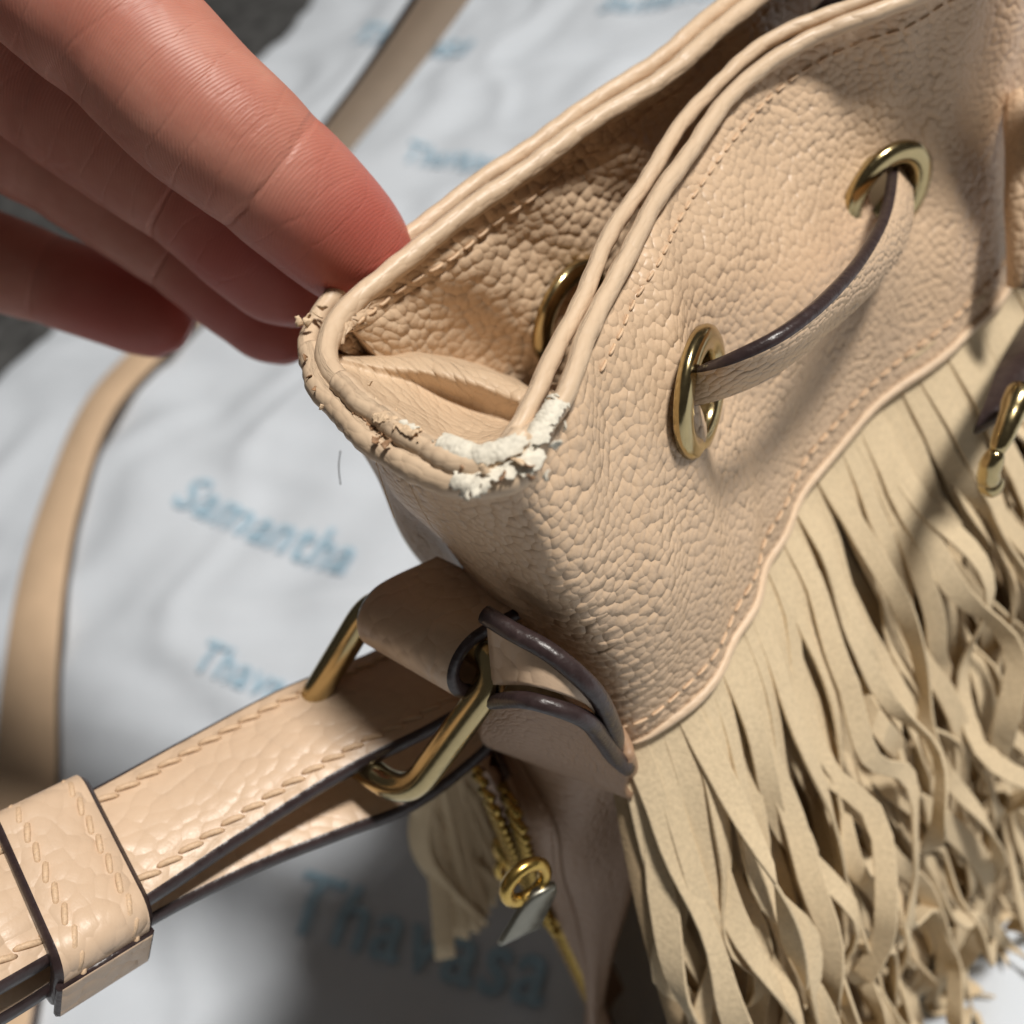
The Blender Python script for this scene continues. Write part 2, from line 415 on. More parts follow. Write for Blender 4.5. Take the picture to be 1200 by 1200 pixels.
collar = grid_obj('collar_panel', G, m_leather, bag, .0014, -1)
# make the solid grow inward
if np.mean(np.cross(np.gradient(G, axis=1), np.gradient(G, axis=0)) * NG) > 0: pass
hole(collar, [pe1, pe2], .0042)
seam = G[-1]; rim = G[0]
# hem lip and stitching along the seam
k0 = 20
kcor = int(np.argmin([np.hypot(600 + 1200*((p - CAM) @ RC)/tof(p) - 738, 600 - 1200*((p - CAM) @ UC)/tof(p) - 872) for p in seam]))
lip = even(G[-2, kcor:] + NG[-2, kcor:]*.0001, 200)
tube('hem_roll', lip, .0008*np.clip(np.linspace(.2, 20, 200), 0, 1), m_smooth, bag, k=8)
row = G[-14, k0:] + NG[-14, k0:]*.0001
stitches(even(row, 240), even(NG[-14, k0:], 240), .00022, .0021, .0008).build('stitching', m_thread, collar)
row = G[17, 110:] + NG[17, 110:]*.0001
stitches(even(row, 240), even(NG[17, 110:], 240), .00018, .0018, .0008).build('stitching', m_thread, collar)

# --- rim binding: two rolls on every rim
def pipe(name, pts, z, r, n=90, rough=0):
    P = np.array([[*PH(px, py, z)] for px, py in pts]); P = even(spline(P, 300), n)
    P = P + np.stack([np.sin(np.arange(n)*.9+k)*.00003 + np.sin(np.arange(n)*.21+k*2)*.00016 for k in range(3)], 1)
    rr = r*(1 + .03*np.sin(np.arange(n)*.37) + .02*np.sin(np.arange(n)*1.1+1))
    return tube(name, P, rr, m_smooth, bag, k=14)
front_o = [(596, 520), (622, 508), (650, 478), (690, 392), (732, 302), (790, 205), (858, 112), (938, 50), (1042, 10), (1130, -30), (1195, -110)]
front_i = [(556, 548), (585, 530), (604, 502), (628, 462), (668, 378), (710, 287), (770, 190), (840, 98), (922, 37), (1026, -4), (1110, -40)]
pipe('rim_piping', front_o, .1892, .00120, 150); pipe('rim_piping', front_i, .1896, .00110, 150)
back_o = [(362, 425), (360, 398), (382, 358), (434, 310), (524, 242), (652, 150), (766, 73), (868, -10), (960, -85)]
back_i = [(410, 462), (383, 428), (384, 404), (404, 368), (452, 322), (540, 255), (664, 165), (778, 90), (880, 4), (966, -70)]
pipe('rim_piping', back_o, .1892, .00130, 150); pipe('rim_piping', back_i, .1902, .00148, 150)
gus_o = [(364, 412), (372, 444), (404, 486), (446, 524), (496, 552), (540, 566), (590, 562), (622, 545)]
gus_i = [(398, 448), (424, 472), (470, 506), (520, 536), (560, 546), (596, 530), (614, 512)]
pipe('rim_piping', gus_o, .1893, .0017, 110); pipe('rim_piping', gus_i, .1908, .0015, 110)

# --- back panel (its inner face is what we see)
bt = [(396, 404, .1893), (420, 363, .1893), (466, 316, .1893), (546, 256, .1893), (663, 169, .1893), (777, 94, .1893), (868, 18, .1893), (945, -60, .1893)]
bl = [(448, 440, .178), (505, 432, .171), (560, 420, .168), (625, 395, .166), (720, 305, .165), (820, 205, .165), (900, 110, .165), (985, 20, .165)]
A = spline(np.array([PH(*p) for p in bt]), 220); B = spline(np.array([PH(*p) for p in bl]), 220)
C = B.copy(); C[:, 2] = .128; C[:, :2] += (E2*.004)[:2]
v = np.linspace(0, 1, 100)[:, None, None]**1.2
GB = A*(1-v)*(1-2*v) + B*4*v*(1-v) + C*v*(2*v-1)
uvb = arc_uv(GB).reshape(100, 220, 2); nb_ = nrm_grid(GB)
dd = .0011*np.sin(uvb[:, :, 0]*130 + uvb[:, :, 1]*90)*np.clip(uvb[:, :, 1]/.01, 0, 1) + .0005*np.sin(uvb[:, :, 0]*380 - uvb[:, :, 1]*150)*np.clip(uvb[:, :, 1]/.004, 0, 1) \
    + .00012*np.sin(uvb[:, :, 0]*1350 + 2*np.sin(uvb[:, :, 0]*210))*np.exp(-(uvb[:, :, 1]/.003)**2) - .00035*np.exp(-((uvb[:, :, 1] - uvb[13:14, :, 1].mean())/.0007)**2)
GB = GB + nb_*dd[:, :, None]
bp = grid_obj('back_panel', GB, m_inner, bag, .0016, 0)
ib = np.unravel_index(np.argmin(np.linalg.norm(np.cross(GB - CAM, unit(ray(668, 366))), axis=2)), GB.shape[:2]); pb = GB[ib]
st = [(402, 408), (428, 366), (476, 320), (553, 261), (668, 174), (782, 99), (866, 32), (950, -60)]
P = even(GB[13, :190] + nb_[13, :190]*.0009, 300)
stitches(P, np.repeat(nb_[13, 100][None], 300, 0), .00022, .0022, .0008).build('stitching', m_thread, bp)

# --- gusset, folded inward between the two rims
r0 = [(396, 430, .1895), (432, 462, .1895), (476, 496, .1895), (524, 526, .1895), (565, 533, .1895), (600, 512, .1890), (640, 455, .1880)]
r1 = [(396, 430, .188), (446, 452, .1845), (500, 478, .181), (548, 498, .1785), (585, 502, .178), (612, 492, .178), (650, 448, .176)]
r2 = [(397, 426, .1868), (448, 438, .1835), (500, 453, .1796), (548, 472, .1762), (588, 487, .1750), (625, 487, .1755), (660, 450, .1745)]
r3 = [(396, 418, .187), (445, 422, .184), (492, 419, .182), (545, 429, .180), (592, 446, .178), (630, 464, .177), (670, 450, .174)]
r4 = [(396, 412, .183), (446, 412, .175), (496, 412, .168), (552, 424, .164), (600, 442, .162), (640, 462, .160), (680, 455, .160)]
r3a = [(a, b + 16*min(1, i/2.), z + .0004) for i, (a, b, z) in enumerate(r3)]; r3b = [(a, b - 3, z - .0016) for a, b, z in r3]
RW = [spline(np.array([PH(*p) for p in r]), 140) for r in (r0, r1, r2, r3a, r3, r3b, r4)]
GG = np.stack([spline(np.array([R[j] for R in RW]), 70) for j in range(140)], 1)
uvq = arc_uv(GG).reshape(70, 140, 2); nq = nrm_grid(GG)
GG += nq*(.00012*np.sin(uvq[:, :, 0]*400 + uvq[:, :, 1]*300) + .00008*np.sin(uvq[:, :, 0]*900 - uvq[:, :, 1]*500))[:, :, None]
grid_obj('gusset_fold', GG, m_fold, bag, .0012, -1)
# dark lining well inside
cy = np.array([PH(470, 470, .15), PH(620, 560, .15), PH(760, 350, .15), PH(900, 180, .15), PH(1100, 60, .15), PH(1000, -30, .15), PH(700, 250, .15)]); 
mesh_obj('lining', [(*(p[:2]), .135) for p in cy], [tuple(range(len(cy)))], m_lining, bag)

# --- eyelets
def eyelet(name, p, N, r, mat, th=.0017):
    N = unit(N); a = unit(np.cross(N, [0, .3, 1])); b = np.cross(N, a)
    ri = r*.60
    prof = [(ri*.97, -th*2.4), (ri, 0), (ri*1.02, th*.42), (ri*1.10, th*.66), ((ri+r)/2, th*.80), (r*.92, th*.66), (r*.985, th*.4), (r, th*.1), (r*.98, -th*.35), (r*.9, -th*.5)]
    k = 64; V = []
    for x, h in prof:
        for j in range(k):
            an = 2*np.pi*j/k; V.append(p + N*h + (a*np.cos(an) + b*np.sin(an))*x)
    return mesh_obj(name, V, grid_faces(len(prof), k, True), mat, bag)
IR, ID, TC = RC, -UC, -FW
tc1 = unit(CAM - pe1); tc2 = unit(CAM - pe2); tcb = unit(CAM - pb)
def perp(v, t): return unit(v - t*(v @ t))
eyelet('eyelet', pe1 + tc1*.0034, .95*perp(IR*.98 + ID*.1, tc1) + .27*tc1, .0087, m_gold)
eyelet('eyelet', pe2 + tc2*.0022, .80*perp(IR*.86 + ID*.50, tc2) + .58*tc2, .0086, m_gold)
eyelet('eyelet', pb + tcb*.001, .88*perp(IR*.9 + ID*.42, tcb) + .46*tcb, .0088, m_gold)
# sleeves of dark inside the front eyelets
# --- drawstring between the eyelets
dsp = [(800, 436, -.003), (826, 427, .0025), (862, 414, .0065), (905, 394, .0095), (945, 367, .0105), (985, 329, .0095), (1018, 284, .0065), (1036, 245, .003), (1043, 205, -.001), (1044, 185, -.006)]
P = even(spline(np.array([PV(*p) for p in dsp]), 200), 60)
Wd = np.array([unit(np.array([0, 0, -1.]) + NF*np.interp(i/59, [0, .35, .8, 1], [-.40, -.30, .35, .30]) + E1*np.interp(i/59, [0, .5, 1], [-.05, .1, .45])) for i in range(60)])*np.interp(np.arange(60)/59, [0, .7, 1], [.0080, .0080, .0050])[:, None]
P = P + Wd*.5
m = MB(); m.strip(P, Wd, .0019, 0, 1); ds = m.build('drawstring', [m_leather, m_edge], bag)
# the same lace crossing inside the mouth, near the top of the picture
P = even(spline(np.array([PH(*p) for p in [(905, 105, .168), (945, 62, .176), (985, 24, .182), (1030, -8, .184), (1090, -50, .182)]]), 100), 40)
m = MB(); m.strip(P, np.array([0, 0, -1.])*.009 + NF*.002, .0018, 0, 1); m.build('drawstring', [m_edge, m_edge], bag)

# --- lower gusset (under the tab) and zip
zc = np.array([PG(560, 850, .009), PG(592, 925, .015), PH(634, 1040, .082), PH(690, 1160, .052), PH(735, 1255, .028), PH(770, 1330, .008)])
rc = np.array([PG(736, 884, .003), PH(748, 935, .112), PH(742, 1020, .090), PH(712, 1125, .065), PH(698, 1215, .040), PH(700, 1300, .008)])
lc = zc + E2*.024 - GO*.010
m1 = (zc + rc)/2 + np.array([GO*.004]*6)
top = np.stack([lc, zc + E2*.003 - GO*.001], 1)
def patch(rowsP, nr, nc):
    Rw = np.array(rowsP); Rw = np.stack([spline(Rw[:, k], nr) for k in range(Rw.shape[1])], 1)
    return np.stack([spline(Rw[i], nc) for i in range(nr)], 0)
zr = zc - E2*.0026
gR = patch(np.stack([zr, zr*.75 + rc*.25 + GO*.0012, zr*.45 + rc*.55 + GO*.003, zr*.15 + rc*.85 + GO*.0024, rc, rc + E1*.003 - NF*.004], 1), 60, 60)
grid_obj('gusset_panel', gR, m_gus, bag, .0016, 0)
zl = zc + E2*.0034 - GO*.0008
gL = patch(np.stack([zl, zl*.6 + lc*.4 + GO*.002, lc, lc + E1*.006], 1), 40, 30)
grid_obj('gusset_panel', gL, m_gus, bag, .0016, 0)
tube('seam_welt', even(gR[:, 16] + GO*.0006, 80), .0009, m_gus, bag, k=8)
zt = MB()
def chain(P, side):
    P = even(P, 27); T, N, B = frames(P, GO)
    for i in range(len(P)):
        a = P[i] + side*.0004 + GO*.0007
        zt.tube(np.array([a - side*.0017, a + side*.0021 + T[i]*.0010]), .00078, k=6)
ZS = spline(zc, 200)
zip_ = mesh_obj('zipper', *(lambda g: (g.reshape(-1, 3), grid_faces(*g.shape[:2])))(patch(np.stack([zr, zl], 1)[:, [0, 1]], 40, 3) + GO*.0001 - GO*.0012), m_lining, bag)
up = ZS[:95]
opn = np.linspace(1, 0, 95)[:, None]**1.1
chain(up - E2*.0055*opn - E2*.0004 + GO*.0012, -E2); chain(up + E2*.0038*opn + E2*.0004 + GO*.0012, E2)
chain(ZS[92:170] - E2*.0003 - GO*.0004, -E2); chain(ZS[92:170] + E2*.0003 - GO*.0004, E2)
zt.build('zipper_teeth', m_brass, zip_)
# slider with a bail, a ring and a flat pull
sc_ = PG(600, 1008, .0195); dn = unit(ZS[96] - ZS[84])
m = MB()
m.tube([sc_ - dn*.0042, sc_ - dn*.003, sc_, sc_ + dn*.003, sc_ + dn*.0042], [.0020, .0044, .0048, .0039, .0020], k=14, ref=GO, flat=.5)
ar = np.linspace(0, np.pi, 14)
m.tube([sc_ + dn*(.0026*np.cos(x)) + GO*(.001 + .0024*np.sin(x)) for x in ar], .0007, k=8)
m.build('zip_slider', m_brass, zip_)
rcn = PG(616, 1034, .0235); ax = unit(RC*.75 - UC*.6 + FW*.9)
m = MB(); bx = unit(np.cross(ax, -FW))
m.tube([rcn + (ax*np.cos(x) + bx*np.sin(x))*.0032 for x in np.linspace(0, 2*np.pi, 32, endpoint=False)], .00105, k=8, closed=True, ref=[0, 0, 1]); m.build('pull_ring', m_brass, zip_)
p0, p1 = PT(638, 1040, tof(rcn) + .001), PT(608, 1095, tof(rcn) + .004)
m = MB(); m.strip(even(np.array([p0, p0*.7+p1*.3, p1]), 10), unit(RC*.6 + UC*.15 + FW*.3)*np.interp(np.linspace(0, 1, 10), [0, .25, 1], [.0035, .006, .007])[:, None], .0012); m.build('zip_pull', m_steel, zip_)

# --- body behind the fringe
kcor = int(np.argmin([np.hypot(600 + 1200*((p - CAM) @ RC)/tof(p) - 738, 600 - 1200*((p - CAM) @ UC)/tof(p) - 872) for p in seam]))
seamF = even(seam[kcor-1:], 120); NS = len(seamF)
su = np.linspace(0, 1, NS)
def bulge(s, u=.4): return (.033 + .004*u)*(1 - np.exp(-(np.maximum(s, 0)/.055)**1.35))
def side(u, s): return .034*np.clip(1 - u/1.1, 0, 1)*(1 - np.exp(-(np.maximum(s, 0)/.04)**1.3))
def hang(u, s, extra=0.):
    p = np.array([np.interp(u, su, seamF[:, k]) for k in range(3)])
    return p - Z*s + NF*(bulge(s, u) + extra) - E1*side(u, s)
gb = np.array([[hang(u, s, -.0045) for u in np.linspace(0, 1, 60)] for s in np.linspace(-.012, .127, 40)])
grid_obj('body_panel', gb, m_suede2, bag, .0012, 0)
# back and right side of the body, for completeness
pA, pB, pC = lc[0], lc[0] + E1*.15 + E2*.02, hang(1, .0)
bk = np.array([[a*(1-x) + b*x + E2*(.012*np.sin(np.pi*x))  for x in np.linspace(0, 1, 20)] for a, b in ((pA + Z*.0, pB), (lc[2], pB - Z*.05 + E2*.012), (lc[4], pB - Z*.10 + E2*.02), (lc[5], pB - Z*.124 + E2*.02))])
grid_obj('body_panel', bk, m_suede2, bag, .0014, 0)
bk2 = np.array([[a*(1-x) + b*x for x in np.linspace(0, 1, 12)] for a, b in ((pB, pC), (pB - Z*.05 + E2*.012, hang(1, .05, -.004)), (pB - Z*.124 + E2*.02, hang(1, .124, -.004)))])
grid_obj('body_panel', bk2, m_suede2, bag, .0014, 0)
oc = even(np.concatenate([C[::-1][:1] + 0, C[::-1]]), 60)
grid_obj('back_panel_outer', np.array([[A[j] + (-NF)*.0018, B[j] - NF*.003, C[j] - NF*.003] for j in range(0, 220, 4)]).transpose(1, 0, 2), m_leather, bag, .001, 0)

# --- fringe strips
def fringe(u, L, w, extra, seed, kink=1., mat=m_suede, ns=46):
    r = random.Random(seed)
    a1, a2 = r.uniform(.0013, .0036)*kink, r.uniform(.0010, .0028)*kink
    f1, f2 = r.uniform(75, 185), r.uniform(75, 185); ph1, ph2 = r.uniform(0, 6.28), r.uniform(0, 6.28)
    drift = r.uniform(-.010, .008)*kink; tw0 = r.uniform(-.9, 1.2); tw1 = r.uniform(-1.7, 1.7)*kink; ft = r.uniform(50, 130); pt = r.uniform(0, 6.28)
    S_ = np.linspace(-.004, L, ns); P, Wv = [], []
    su_ = unit(hang(min(1, u + .02), 0) - hang(max(0, u - .02), 0))
    for s in S_:
        g_ = np.clip(s/.042, 0, 1)**1.2
        p = hang(u, s, extra*float(np.clip(s/.02, 0, 1)) - .0014*(1 - float(np.clip(s/.008, 0, 1)))) + su_*(g_*(a1*(math.sin(f1*s + ph1) - math.sin(ph1) + .35*math.sin(2.3*f1*s + 2*ph2)) + drift*(max(s, 0)/.1))) + NF*g_*(1.4*a2*(math.sin(f2*s + ph2) + .6))
        fl_ = float(cz(p[0], p[1])) + .003 + .004*r.random()*0 + extra*.5
        if p[2] < fl_: p = p + NF*(fl_ - p[2])*.45; p[2] = fl_
        th = g_*(tw0 + tw1*math.sin(ft*s + pt))
        P.append(p); Wv.append((su_*math.cos(th) + NF*math.sin(th))*w*(1 - .12*g_))
    m = MB(); m.strip(np.array(P), np.array(Wv), .00065, rnd=.25)
    return m.build('fringe_strip', mat, bag, sharp=32)
nf1 = 54
for i in range(nf1):
    fringe((i + .5)/nf1*.985 + random.uniform(-.002, .002), random.uniform(.108, .134), random.uniform(.0036, .0045), random.uniform(.0006, .0026), 100 + i, 1.0)
for i in range(54):
    fringe((i + .25)/54, random.uniform(.105, .135), random.uniform(.0036, .0046), random.uniform(-.0032, -.0012), 300 + i, 1.25)
for i in range(34):
    fringe(random.uniform(.02, 1), random.uniform(.095, .135), random.uniform(.0036, .0046), random.uniform(.002, .007), 500 + i, 1.3)
# strays that cross the others
def stray(pts, w, wd, n=24):
    P = even(spline(np.array(pts), 120), n); m = MB(); m.strip(P, unit(wd)*w, .0008, rnd=.25); m.build('fringe_strip', m_suede, bag, sharp=32)
def FP(px, py, s, ex=.006):
    """point on the bulging fringe face, seen at that pixel"""
    best = None
    for e in np.linspace(.0, .045, 40):
        p = PV(px, py, e)
        sz = .132 - p[2]
        err = abs(e - (bulge(np.array(sz)) + ex))
        if best is None or err < best[0]: best = (err, p)
    return best[1]
stray([FP(985, 850, 0, -.004), FP(1012, 885, 0, .002), FP(1050, 925, 0), FP(1105, 962, 0), FP(1150, 1010, 0), FP(1165, 1075, 0, .004), FP(1160, 1150, 0, .0)], .0046, UC*.8 + RC*.5)
stray([FP(980, 770, 0, -.004), FP(1000, 800, 0, .002), FP(1030, 850, 0), FP(1060, 885, 0, .004), FP(1090, 925, 0, -.004)], .0042, UC*.8 + RC*.3)
# fringe of the far side, seen dark behind the zip
for i in range(44):
    x0 = random.uniform(-.004, .03)
    pts = [lc[1] + E1*x0 - Z*.0 + E2*.001*i*.2, lc[1] + E1*(x0 - .002) - Z*.018 + E2*.006 + GO*random.uniform(.002, .012), lc[2] + E1*(x0 - .004) - Z*.012 + E2*.008 + GO*random.uniform(.004, .018), lc[3] + E1*(x0 - .006) - Z*.01 + E2*.01 + GO*random.uniform(.004, .020)]
    P = even(spline(np.array(pts), 60), 20); m = MB(); m.strip(P, unit(RC + UC*random.uniform(-.4, .6) + FW*random.uniform(-.5, .5))*.0046, .0009); m.build('fringe_strip', m_suede, bag)

# --- strap tab: rolled loop and its flared base
ON = PG(566, 776, .0100)
Rr = .0045; AX_ = unit(E2 + GO*.16)
prof = [(-.0095, .0010)] + [(Rr*math.cos(x), Rr*math.sin(x)) for x in np.linspace(math.pi*.60, -math.pi*.62, 16)] + [(-.0100, -.0062)]
pp = spline(np.array([(a, b, 0) for a, b in prof]), 60)
Pr = np.array([ON + GO*a + Z*b + AX_*.0090 for a, b, _ in pp])
m = MB(); m.strip(Pr, np.repeat((AX_*.0184)[None], 60, 0), .0021, 0, 1, rnd=.3); tab = m.build('strap_tab', [m_strap, m_edge], bag)
c1 = np.array([PG(572, 716, .0070), PG(603, 735, .0064), PG(648, 760, .0052), PG(692, 797, .0042), PG(719, 842, .0032), PG(727, 886, .003)])
c2 = np.array([PG(580, 800, .0110), PG(640, 806, .0085), PG(676, 818, .0065), PG(703, 845, .0045), PG(720, 872, .0036), PG(730, 895, .003)])
c3 = np.array([PG(572, 820, .0125), PG(632, 820, .0098), PG(680, 836, .0072), PG(708, 862, .0052), PG(724, 885, .0042), PG(738, 898, .0034)])
q1, q2, q3 = (even(spline(c, 100), 40) for c in (c1, c2, c3))
grid_obj('tab_base', np.stack([q1*(1-x) + q2*x for x in np.linspace(0, 1, 12)], 0), m_strap, tab, .001, 0)
tube('tab_edge', q1 + GO*.0006, np.interp(np.linspace(0, 1, 40), [0, .8, 1], [.0012, .0013, .0009]), m_edge, tab, k=10)
tube('tab_edge', q3 + GO*.0004, np.interp(np.linspace(0, 1, 40), [0, .8, 1], [.0010, .0013, .0011]), m_edge, tab, k=10)
q4 = gR[0, :]; 
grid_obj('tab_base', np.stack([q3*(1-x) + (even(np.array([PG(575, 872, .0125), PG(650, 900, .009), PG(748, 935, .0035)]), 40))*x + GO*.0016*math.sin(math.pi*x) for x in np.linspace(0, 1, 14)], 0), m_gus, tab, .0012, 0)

# --- ring
a0 = ON - AX_*.0030 ; a1 = ON + AX_*.0214
D = unit(GO*.85 - Z*.55)
t1, t2 = PT(478, 935, .1420), None
D = (t1 - a0); t2 = a1 + D
cor = []
def rnd_loop(p, rr):
    out = []
    k = len(p)
    for i in range(k):
        a, b, c = p[i-1], p[i], p[(i+1) % k]
        u, v_ = unit(a-b), unit(c-b)
        for x in np.linspace(0, 1, 10):
            s = b + u*rr*(1-x)**2 + v_*rr*x**2 if False else (b + u*rr)*(1-x)**2 + b*2*x*(1-x) + (b + v_*rr)*x**2
            out.append(s)
        nx = b + v_*rr; ny = c - v_*rr
        for x in (.2, .4, .6, .8): out.append(nx*(1-x) + ny*x)
    return np.array(out)
RL = rnd_loop([a0 - D*.06, t1, t2, a1 - D*.06], .0058)
tube('ring', RL, .00215, m_gold, bag, k=20, closed=True, ref=unit(np.cross(D, AX_)))

# --- shoulder strap: loops through the ring, doubled, with keeper
low_top = [(548, 838, .1500), (500, 862, .1475), (405, 910, .1435), (285, 986, .1375), (163, 1067, .1295), (30, 1146, .1195), (-90, 1215, .111)]
low_bot = [(a, b - 9*float(b > 960), t_ + .002) for a, b, t_ in [(-90, 1262, .1125), (30, 1192, .1215), (170, 1096, .1315), (300, 1030, .1395), (400, 990, .1450), (480, 950, .1500), (545, 905, .1545), (578, 872, .1555), (575, 850, .1535)]]
PL = even(spline(np.array([PT(*p) for p in low_bot + low_top]), 400), 180)
Wst = PT(95, 932, .1385) - PT(163, 1067, .1290); Wu = PT(450, 757, .1605) - PT(527, 838, .1490)
fr = np.array([float(np.clip((p - PT(163, 1067, .13)) @ unit(PT(527, 838, .149) - PT(163, 1067, .13)) / np.linalg.norm(PT(527, 838, .149) - PT(163, 1067, .13)), -.3, 1.1)) for p in PL])[:, None]
Wv = Wst*(1-fr) + Wu*fr
Wv = np.array([unit(x) for x in Wv])*.0188
th = .0026
m = MB(); m.strip(PL + Wv/2, Wv, th, 0, 1, rnd=.3); strap = m.build('shoulder_strap', [m_strap, m_edge], bag)
T = np.gradient(PL, axis=0); Nst = np.cross(T, Wv); Nst /= np.linalg.norm(Nst, axis=1)[:, None]
topi = np.arange(180) > 98
ti = np.where(topi)[0]
sgn = np.sign((Nst[ti] * (CAM - PL[ti])).sum(1).mean())
for f_ in (.15, .85):
    P = PL[ti] + Wv[ti]*f_ + Nst[ti]*sgn*(th/2 + .00002)
    stitches(even(P, 300), even(Nst[ti]*sgn, 300), .00040, .0030, .0001, slant=.14).build('stitching', m_thread, strap)
# keeper
e0, e1_ = PT(163, 1067, .1295), PT(30, 1146, .1195)
along = unit(e1_ - e0); wdir = unit(Wst); nup = unit(np.cross(along, wdir)); nup = nup*np.sign(nup @ (CAM - e0))
kc = e0 + along*.0055 + wdir*.0094 - nup*.0026
hw, hh = .0110, .0052
def rrect(hw, hh, r, n=8):
    o = []
    for cx, cy_, a0_ in ((hw-r, hh-r, 0), (-hw+r, hh-r, 90), (-hw+r, -hh+r, 180), (hw-r, -hh+r, 270)):
        for x in np.linspace(0, 90, n): o.append((cx + r*math.cos(math.radians(a0_+x)), cy_ + r*math.sin(math.radians(a0_+x))))
    return np.array(o)
rrp = rrect(hw, hh, .0024); rrp = np.vstack([rrp, rrp[:1]])
rrp = even(np.c_[rrp, np.zeros(len(rrp))], 90)[:, :2]
P = np.array([kc + wdir*a + nup*b for a, b in rrp])
kw = .0125
m = MB(); m.strip(P, np.repeat((along*kw)[None], 90, 0), .0024, 0, 1, rnd=.3); keep = m.build('strap_keeper', [m_strap, m_edge], strap)
outn = np.gradient(rrp, axis=0); outn = np.stack([outn[:, 1], -outn[:, 0]], 1); outn /= np.linalg.norm(outn, axis=1)[:, None]
ON3 = np.array([wdir*a + nup*b for a, b in outn])
vis = slice(0, 90)
for f_ in (-.30, .26):
    stitches(P[vis] + ON3[vis]*.00097 + along*kw*f_, ON3[vis], .00040, .0030, .0001, slant=.14).build('stitching', m_thread, keep)
# overlapping end of the keeper
fp = np.array([kc - wdir*(hw + .0012) - nup*hh*x for x in np.linspace(-.35, .95, 12)])
m = MB(); m.strip(fp, np.repeat((along*kw*1.0)[None], 12, 0), .0012, 0, 1); m.build('keeper_lap', [m_strap, m_edge], keep)

# far run of the same strap: on the cloth at left, then rising to the right behind the bag
gs = [(-40, 1330), (-4, 1180), (18, 1050), (31, 930), (37, 800), (50, 690), (74, 590), (124, 470), (185, 405), (250, 345)]
P = [np.array([*PH(a, b, float(max(cz(*(PH(a + i, b + j, .008)[:2])) for i in (-28, 0, 28) for j in (-20, 0, 20))) + .0035)]) for a, b in gs]
wds = [(60, 0), (62, 0), (66, 0), (68, 0), (68, 4), (66, 10), (60, 22), (50, 32), (44, 40), (40, 44)]
W_ = [PH(a + x/2, b + y/2, .008) - PH(a - x/2, b - y/2, .008) for (a, b), (x, y) in zip(gs, wds)]
P2 = [PT(a, b, t) for a, b, t in ((330, 245, .44), (400, 155, .385), (455, 85, .335), (510, 8, .30), (570, -80, .27), (660, -200, .25))]
P2 += [PT(820, -420, .215), PT(1080, -480, .165), PV(1110, -40, 0) + LDIR*.046, PV(1112, 130, 0) + LDIR*.046, PV(1128, 330, .002) + LDIR*.046, PV(1190, 390, .0) + LDIR*.046 + RC*.05, pB + E1*.03 + Z*.012, pB + E1*.004 - Z*.012]  # unseen right run of the strap, routed to cast a shadow band on the collar
W2 = [unit(PT(a, b, .34) - PT(a-60, b-48, .31))*.021 for a, b in ((330, 245), (400, 150), (455, 85), (510, 10), (570, -80), (660, -200))] + [-RC*.02, -E1*.5 - LDIR*.8, -E1*.5 - LDIR*.85, -E1*.5 - LDIR*.85, -E1*.5 - LDIR*.85, E2, E2]
PW = spline(np.array([np.r_[p, w_] for p, w_ in zip(P + P2, W_ + W2)]), 260)
m = MB(); m.strip(PW[:, :3], np.array([unit(x)*np.interp(i/259, [0, .3, .5, 1], [.028, .027, .0225, .0215]) for i, x in enumerate(PW[:, 3:])]), .0026, 0, 1, rnd=.3); m.build('shoulder_strap', [m_flat, m_edge], bag)

pe_ = (PL[-1] + PL[0])/2 + Wv[-1]/2; pd_ = unit(PL[-1] - PL[-8]); pg_ = np.array([*PH(-40, 1330, .012)])
PJ = even(spline(np.array([pe_ - pd_*.006, pe_ + pd_*.01, pe_ + pd_*.035 - Z*.012, pg_ - E2*.03 + GO*.055 + Z*.06, pg_ + GO*.012 - E2*.02 + Z*.01, pg_]), 200), 80)
wj = np.array([unit(Wv[-1])*(1-x) + unit(PW[0, 3:])*x for x in np.linspace(0, 1, 80)])
m = MB(); m.strip(PJ, np.array([unit(x)*.019 for x in wj]), .0026, 0, 1, rnd=.3); m.build('shoulder_strap', [m_strap, m_edge], bag)

# --- clasp at the right edge
ca, cb_ = PV(1215, 400, .020), PV(1165, 520, .022)
m = MB(); m.strip(even(np.array([PV(1240, 350, .016), PV(1200, 425, .021), PV(1178, 485, .0225)]), 12), unit(RC*.8 + UC*.45)*.011, .0022, 0, 1); cl = m.build('clasp_strap', [m_edge, m_edge], bag)
m = MB()
m.tube(even(np.array([PV(1198, 455, .0245), PV(1182, 495, .0250), PV(1168, 530, .0250)]), 12), [.0018, .0021, .0021, .0021, .0019, .0017, .0017, .0016, .0016, .0015, .0013, .0010], k=12)
hk = PV(1160, 548, .0245); 
m.tube(even(np.array([PV(1168, 528, .025), hk, PV(1158, 566, .0245)]), 8), [.0010, .0014, .0016, .0017, .0016, .0017, .0017, .0014], k=10)
m.tube(even(np.array([PV(1165, 560, .0245), PV(1156, 580, .0245)]), 5), [.0016, .0018, .0018, .0016, .001], k=10)
m.build('clasp', m_gold, cl)
# turned edge of the far side of the collar
tube('side_fold', even(spline(np.array([PT(1196, 112, .168), PT(1203, 160, .166), PT(1205, 230, .165), PT(1200, 300, .166), PT(1195, 335, .168)]), 60), 40), np.interp(np.linspace(0, 1, 40), [0, .15, .6, 1], [.0022, .0033, .0036, .002]), m_leather, bag, k=16)

